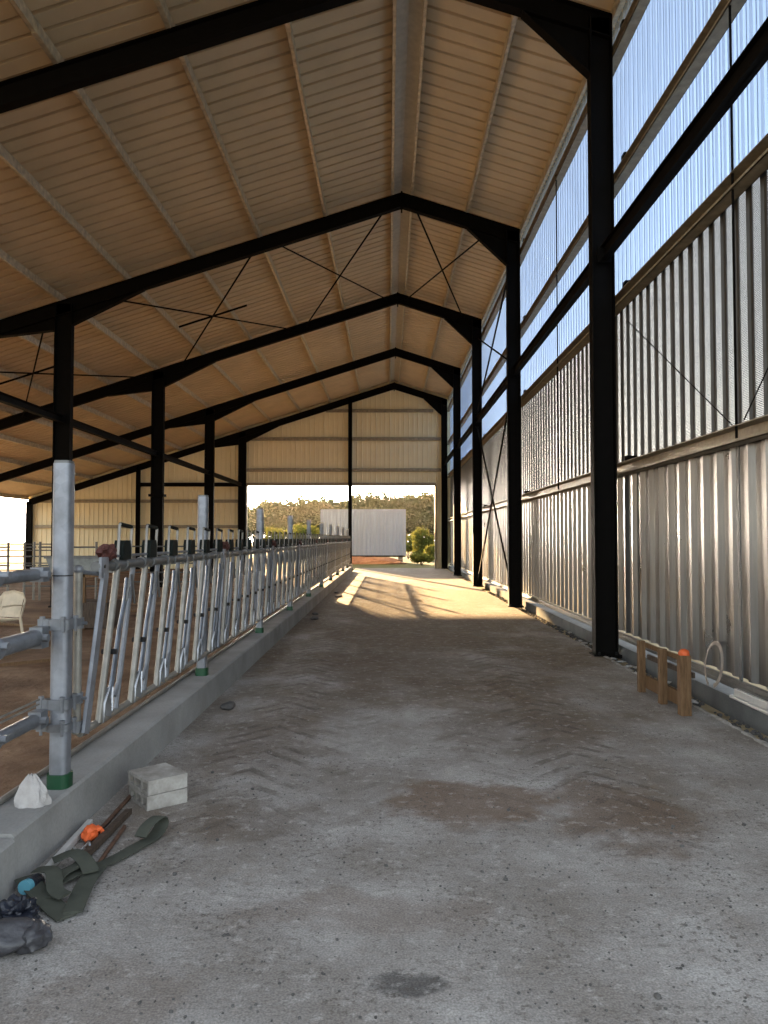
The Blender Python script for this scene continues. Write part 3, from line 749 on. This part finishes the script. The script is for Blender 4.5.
# loop of strap
pts = [(3.19+.05*math.sin(t*.5)*0+.03*math.sin(t), 7.6-.19*math.cos(t), .36+.21*math.sin(t)) for t in [R(-70+320*i/26) for i in range(27)]]
pts = [(x, y, max(z, .128)) for x, y, z in pts]
m_ = MB(); m_.path(pts, .012, 8, flat=(.022, .004), up=(1,0,0))
tag(m_.build('strap_loop', simple('dull_tan_strap', (.34,.29,.25), .6), None, True), 'hoop of dull tan strapping leaning at the foot of the right wall', 'strap')
m_ = MB(); m_.box(3.205, 3.238, 6.3, 7.2, .122, .21); m_.box(3.16, 3.205, 6.3, 7.2, .122, .15)
tag(m_.build('white_channel', M['white_plastic'], None, False, .008), 'white channel piece lying on the plinth at the right edge', 'channel')
m_ = MB()
for i in range(900):
    y = rnd.uniform(5.0, 24); x = 2.95+.23*rnd.random()
    r_ = rnd.uniform(.008, .028)
    m_.blob((x, y, -.06), (r_, r_*rnd.uniform(.8, 1.4), r_*.8), 1, .4, 1.5, i)
tag(m_.build('gravel', M['stone']), 'dark gravel filling the gap between slab and right wall', 'gravel', None, 'stuff')
m_ = MB()
for i in range(22):
    y = rnd.uniform(5.6, 13.5); x = rnd.uniform(2.98, 3.16); a = rnd.uniform(0, 3)
    m_.blob((x, y, -.02), (.02+.02*rnd.random(), .035+.05*rnd.random(), .012), 2, .6, 2.5, i, rot=Matrix.Rotation(a, 3, 'Z'))
tag(m_.build('litter', M['white_plastic'], None, True), 'scraps of pale plastic on the gravel along the right wall', 'litter', None, 'stuff')
# broken slab lip
m_ = MB()
y = 4.6
while y < 12:
    l = rnd.uniform(.12, .4); m_.blob((2.925+rnd.uniform(-.01, .015), y+l/2, -.015), (.035, l*.55, .03), 2, .45, 1.8, int(y*13)); y += l
tag(m_.build('slab_rubble', M['block']), 'broken crumbly concrete edge of the floor slab on the right', 'rubble', None, 'stuff')
# small stones on the floor
m_ = MB()
for i in range(1500):
    y = 1.9+abs(rnd.gauss(0, 2.0)); x = rnd.uniform(-1.6, 2.85)
    if rnd.random() < .35: x = rnd.choice([rnd.gauss(1.6, .35), rnd.gauss(-.75, .3), rnd.gauss(.9, .4)])
    if not -1.62 < x < 2.8: continue
    r_ = rnd.uniform(.002, .0072)*(1.8 if rnd.random() < .05 else 1)
    m_.blob((x, y, r_*.3), (r_, r_*rnd.uniform(.7, 1.5), r_*.7), 1, .4, 1.5, i)
tag(m_.build('floor_grit', M['stone']), 'small dark stones scattered over the near concrete floor', 'grit', None, 'stuff')
m_ = MB()
for i, (x, y, r_) in enumerate([(-1.5, 7.3, .10), (-1.45, 15.2, .12), (-1.52, 16.1, .09), (-1.35, 21.0, .14), (-1.5, 22.4, .1)]):
    s_ = MB(); s_.blob((x, y, .02), (r_*.7, r_*1.3, .03), 2, .4, 1.6, i, flat=-.02)
    tag(s_.build('rubble_lump', M['stone'], None, True), ['flat dark lump on the floor by the second post', 'flat dark lump at the kerb by the fourth post', 'flat dark lump at the kerb just beyond the fourth post', 'flat dark lump at the kerb before the sixth post', 'flat dark lump at the kerb beyond the sixth post'][i], 'rubble', 'lumps along the kerb', 'thing')

# ------------------------------------------------------------------ cattle pen behind the fence
def gate(x0, x1, y, label, ph=1.42):
    t = thing('pen_gate', label, 'gate', ((x0+x1)/2, y, 0), 'pen gates')
    for z in (.35, .62, .88, 1.12, 1.36):
        m_ = MB(); m_.tube((x0, y, z), (x1, y, z), .022, 8); m_.build('rail', M['galv_dark'], t, True)
    for x in (x0+.04, x1-.04):
        m_ = MB(); m_.tube((x, y, -.02), (x, y, ph), .03, 8); m_.build('upright', M['galv_pale'], t, True)
gate(-11.9, -9.85, 20, 'tubular pen gate at the left edge, before the glaring opening', 1.5)
gate(-9.55, -9.22, 20.1, 'narrow tubular pass gate between the two wide pen gates', 1.5)
gate(-9.1, -7.55, 20, 'tubular pen gate just left of the nearest post', 1.5)
gate(-7.4, -5.4, 22, 'tubular pen gate right of the nearest post, behind the feed fence', 1.45)
gate(-15.5, -12.4, 30, 'farther tubular pen gate seen under the glaring side opening', 1.4)

def chair():
    c = thing('plastic_chair', 'cream plastic garden chair in the pen at the left edge', 'chair', (-5.84, 11.5, -.02))
    m = M['cream_plastic']; x0, y0 = -5.84, 11.5
    rot = Matrix.Rotation(R(-20), 3, 'Z')
    def W(x, y, z): v = rot @ Vector((x, y, 0)); return (x0+v.x, y0+v.y, z-.02)
    def pl(pts, w, th, up): return ribbon([W(*p) for p in pts], w, th, up)
    s = MB(); n = 8
    s.add([W(-.23, -.22, .43), W(.23, -.22, .43), W(.21, .22, .41), W(-.21, .22, .41), W(-.23, -.22, .40), W(.23, -.22, .40), W(.21, .22, .38), W(-.21, .22, .38)], [(0,1,2,3),(7,6,5,4),(0,4,5,1),(1,5,6,2),(2,6,7,3),(3,7,4,0)])
    s.build('seat', m, c, False, .012)
    b = MB()   # backrest: arched rim and upright slats
    rim = [(-.23, .22, .40), (-.25, .25, .55), (-.245, .29, .68), (-.18, .31, .77), (0, .32, .80), (.18, .31, .77), (.245, .29, .68), (.25, .25, .55), (.23, .22, .40)]
    b.path([W(*p) for p in rim], .02, 8, flat=(.028, .014))
    for i in range(7):
        x = -.18+.06*i; b.bar(W(x, .225, .42), W(x*.95, .31, .79-abs(x)*.22), .045, .012, (0,1,0))
    b.build('backrest', m, c, True)
    for sx in (-1, 1):
        a = MB(); a.path([W(sx*.25, .25, .60), W(sx*.28, .05, .62), W(sx*.28, -.18, .61), W(sx*.26, -.22, .55), W(sx*.24, -.22, .41)], .02, 8, flat=(.03, .012)); a.build('armrest', m, c, True)
        for yy in (-.22, .24):
            l = MB(); l.path([W(sx*.22, yy*.95, .41), W(sx*.26, yy*1.12, .0)], .024, 8); l.build('leg', m, c, True)
chair()
for p, q, w, lab in (((-7.4, 14.5, .0), (-5.4, 13.6, .0), .12, 'pale plank lying on the litter behind the plastic chair'), ((-5.4, 9.3, .0), (-4.3, 10.3, .0), .10, 'pale plank lying on the litter in front of the plastic chair'), ((-7.2, 17.2, .0), (-5.3, 16.9, .0), .10, 'pale plank lying on the litter far behind the plastic chair')):
    m_ = MB(); m_.bar(p, q, w, .04); tag(m_.build('plank', M['wood']), lab, 'plank', 'planks in the pen')
cr = thing('timber_crate', 'open timber crate seen between the nearest post and the feed fence', 'crate', (-5.4, 14, 0))
m_ = MB(); m_.box(-5.85, -5.0, 13.7, 14.5, 0, .45); m_.build('body', M['wood_dark'], cr)
for a in ((-5.85, -5.79, .45, .98), (-5.06, -5.0, .45, .98), (-5.45, -5.4, .45, .98)):
    m_ = MB(); m_.box(a[0], a[1], 13.7, 13.76, a[2], a[3]); m_.build('upright', M['wood'], cr)
m_ = MB(); m_.box(-5.85, -5.0, 13.7, 13.76, .9, .98); m_.build('top_board', M['wood'], cr)
tk = thing('feed_trough', 'dull grey trough resting on the timber crate in the pen', 'trough', (-5.4, 14.1, .98))
m_ = MB(); m_.prism([(-6.1, 1.26), (-4.75, 1.26), (-4.85, .985), (-6.0, .985)], 13.68, 14.5); m_.build('body', galv('trough_steel', (.25,.26,.25), .6, .3), tk)
m_ = MB(); m_.box(-6.12, -4.73, 13.66, 13.70, 1.235, 1.275); m_.build('rim', M['galv_dark'], tk)

# ------------------------------------------------------------------ outside, beyond the far opening
ct = thing('container', 'white corrugated container standing outside beyond the far opening', 'container', (-1.55, 51, .3))
def cont():
    x0, x1, y0, y1, z0, z1 = -4.35, 1.12, 50, 52.4, .42, 3.42
    m_ = MB(); P = prof(x0, x1, .28, .12, .03, .035)
    for (a, h0), (b, h1) in zip(P, P[1:]):
        m_.add([(a, y0+h0, z0), (b, y0+h1, z0), (b, y0+h1, z1), (a, y0+h0, z1)], [(0,1,2,3)])
    m_.box(x0, x1, y0+.06, y1, z0, z1); m_.build('body', M['container'], ct)
    for a, b, z in ((x0, x1, z0), (x0, x1, z1), (x0, x1, 1.95)):
        f = MB(); f.box(a-.03, b+.03, y0-.03, y0+.06, z-.05, z+.05) if z != 1.95 else f.box(a, b, y0-.008, y0+.06, z-.025, z+.025); f.build('rail', M['container'] if z > 1 else M['black_steel'], ct)
    for x in (x0, x1):
        f = MB(); f.box(x-.04, x+.04, y0-.03, y0+.08, z0, z1); f.build('corner_post', M['container'], ct)
    for x in (x0+.3, x1-.3):
        f = MB(); f.box(x-.15, x+.15, y0+.1, y1-.1, -.04, z0); f.build('foot', M['plinth'], ct)
cont()
m_ = MB(); m_.blob((-1.6, 49.3, -.05), (2.9, .9, .40), 4, .35, 1.8, 6, flat=-.1)
tag(m_.build('earth_mound', M['redearth'], None, True), 'low mound of red earth below the white container', 'mound')

def leaf_cloud(n, rx, ry, rz, size, seed, clumps=9):
    rr = random.Random(seed); m_ = MB(); vs = []; fs = []
    cl = []
    for i in range(clumps):
        a = rr.uniform(0, 2*math.pi); e = rr.uniform(-.5, 1); q = rr.uniform(.35, .72)
        cl.append((rx*q*math.cos(a)*math.cos(e), ry*q*math.sin(a)*math.cos(e), rz*q*math.sin(e), rr.uniform(.33, .52)))
    for i in range(n):
        cx, cy, cz, k = cl[i % clumps]
        d = Vector((rr.gauss(0, 1), rr.gauss(0, 1), rr.gauss(0, 1))).normalized()*(rr.random()**.33)
        p = Vector((cx+d.x*rx*k, cy+d.y*ry*k, cz+d.z*rz*k))
        s = size*rr.uniform(.6, 1.3)
        a = Vector((rr.gauss(0,1), rr.gauss(0,1), rr.gauss(0,1))).normalized(); b = a.cross(Vector((rr.gauss(0,1), rr.gauss(0,1), rr.gauss(0,1)))).normalized()
        o = len(vs); vs += [p-a*s, p-b*s*.5, p+a*s, p+b*s*.5]; fs.append((o, o+1, o+2, o+3))
    m_.add(vs, fs); return m_
def tree(x, y, h, w, seed, proto=None):
    if proto is None:
        t = thing('tree', 'hazy green tree in the tree line beyond the far opening', 'tree', (0, 0, 0), 'tree line')
        c = leaf_cloud(2600, w, w, h*.44, .34, seed, 16)
        c.v = [(a, b, z+h*.55) for a, b, z in c.v]; c.build('crown', M['foliage'], t)
        k = MB(); k.path([(0, 0, -.1), (.1, 0, h*.3), (0, .1, h*.7)], .28, 8, r1=.1)
        for i in range(4):
            a = 1.6*i; k.path([(0, 0, h*.35+.3*i), (w*.5*math.cos(a), w*.5*math.sin(a), h*.6+.3*i)], .1, 6, r1=.03)
        k.build('trunk', M['bark'], t)
    else: t = copy_tree(proto)
    t.location = (x, y, -.05); return t
tp = [tree(-60+40*i, 175+i, 9, 4.2, 20+i) for i in range(3)]
T = []
# heights follow the skyline: lower to the left where the sun stands
for i in range(30):
    xp = 215+i*8.2+rnd.uniform(-3, 3); y = rnd.uniform(150, 172)
    yt = 505-(xp-240)*.075+rnd.uniform(-4, 4) if xp > 235 else 508
    if xp > 400: yt = 492+rnd.uniform(-4, 5)
    T.append(((xp-388)*y/769, y, 1.6+(538-yt)*y/769))
for i in range(16):
    xp = 225+i*15+rnd.uniform(-4, 4); y = rnd.uniform(138, 148)
    T.append(((xp-388)*y/769, y, 1.6+(538-514+rnd.uniform(-5, 4))*y/769))
for i, (x, y, h) in enumerate(T):
    c = tp[i] if i < 3 else copy_tree(tp[i % 3])
    c.location = (x, y, -.05); k = h/9.0
    c.scale = (1.05, 1.05, k*1.09); c.rotation_euler.z = rnd.uniform(0, 6.28)
def bush(x, y, w, h, seed, label):
    t = thing('shrub', label, 'shrub', (x, y, -.05), 'shrubs outside')
    c = leaf_cloud(2200, w, w*.8, h*.5, .11, seed, 11); c.v = [(a+x, b+y, z+h*.48) for a, b, z in c.v]; c.build('foliage', M['shrub'], t)
    k = MB()
    for i in range(5): k.path([(x, y, -.08), (x+rnd.uniform(-.5, .5)*w, y+rnd.uniform(-.4, .4)*w, h*.6)], .03, 5, r1=.01)
    k.build('stem', M['bark'], t)
bush(2.55, 56, 1.15, 2.6, 3, 'sunlit yellow green shrub right of the white container')
bush(1.6, 61, 1.5, 2.2, 4, 'bushy shrub close behind the right end of the container')
bush(3.2, 50, .95, 1.3, 5, 'low shrub before the right jamb of the far opening')
bush(2.0, 46.5, .8, .75, 8, 'low dark shrub in front of the right end of the container')
bush(-6.8, 62, 1.6, 3.0, 6, 'bushy shrub left of the white container')
bush(-9.2, 66, 2.0, 3.0, 7, 'bushy shrub at the left jamb of the far opening')

hz = bpy.data.materials.new('morning_haze'); hz.use_nodes = True
hn = hz.node_tree; hn.nodes.remove(hn.nodes['Principled BSDF'])
vs_ = hn.nodes.new('ShaderNodeVolumeScatter'); vs_.inputs['Density'].default_value = .0001; vs_.inputs['Anisotropy'].default_value = .72; vs_.inputs['Color'].default_value = (1, .93, .8, 1)
hn.links.new(vs_.outputs[0], hn.nodes['Material Output'].inputs['Volume'])
m_ = MB(); m_.box(-120, 90, 68, 215, -.3, 26)
tag(m_.build('haze', hz), 'thin golden haze hanging over the tree line outside', 'haze', None, 'stuff')
# ------------------------------------------------------------------ light
SAZ, SEL = R(-16.0), R(9.5)
sd = Vector((math.sin(SAZ)*math.cos(SEL), math.cos(SAZ)*math.cos(SEL), math.sin(SEL)))   # towards the sun
sl = bpy.data.lights.new('sun', 'SUN'); sl.energy = 15; sl.angle = R(.53); sl.color = (1.0, .64, .30)
so = bpy.data.objects.new('sun', sl); COL.objects.link(so); so.rotation_euler = (-sd).to_track_quat('-Z', 'Y').to_euler(); so.location = sd*100
W = bpy.data.worlds.new('sky'); S.world = W; W.use_nodes = True
wt = W.node_tree; bg = wt.nodes['Background']
sk = wt.nodes.new('ShaderNodeTexSky'); sk.sky_type = 'NISHITA'; sk.sun_disc = False
sk.sun_elevation = R(8); sk.sun_rotation = SAZ; sk.altitude = 100; sk.air_density = 1.0; sk.dust_density = 2.5; sk.ozone_density = 1.2
hs = wt.nodes.new('ShaderNodeHueSaturation'); hs.inputs['Saturation'].default_value = .38; wt.links.new(sk.outputs[0], hs.inputs['Color']); wt.links.new(hs.outputs[0], bg.inputs['Color']); bg.inputs['Strength'].default_value = .35

# ------------------------------------------------------------------ camera
cam = bpy.data.cameras.new('camera'); co = bpy.data.objects.new('camera', cam); COL.objects.link(co)
cam.sensor_fit = 'VERTICAL'; cam.sensor_height = 36; cam.lens = 769/1024*36; cam.clip_end = 1000; cam.clip_start = .05
co.location = (0, 0, 1.6)
co.rotation_euler = (R(90)+math.atan(26/769), 0, math.atan(4/769))
S.camera = co
S.view_settings.view_transform = 'Standard'; S.view_settings.look = 'None'; S.view_settings.gamma = 1; S.view_settings.use_curve_mapping = False
S.view_settings.exposure = 1.52
S.cycles.max_bounces = 8; S.cycles.diffuse_bounces = 5; S.cycles.transparent_max_bounces = 12
S.cycles.use_denoising = True
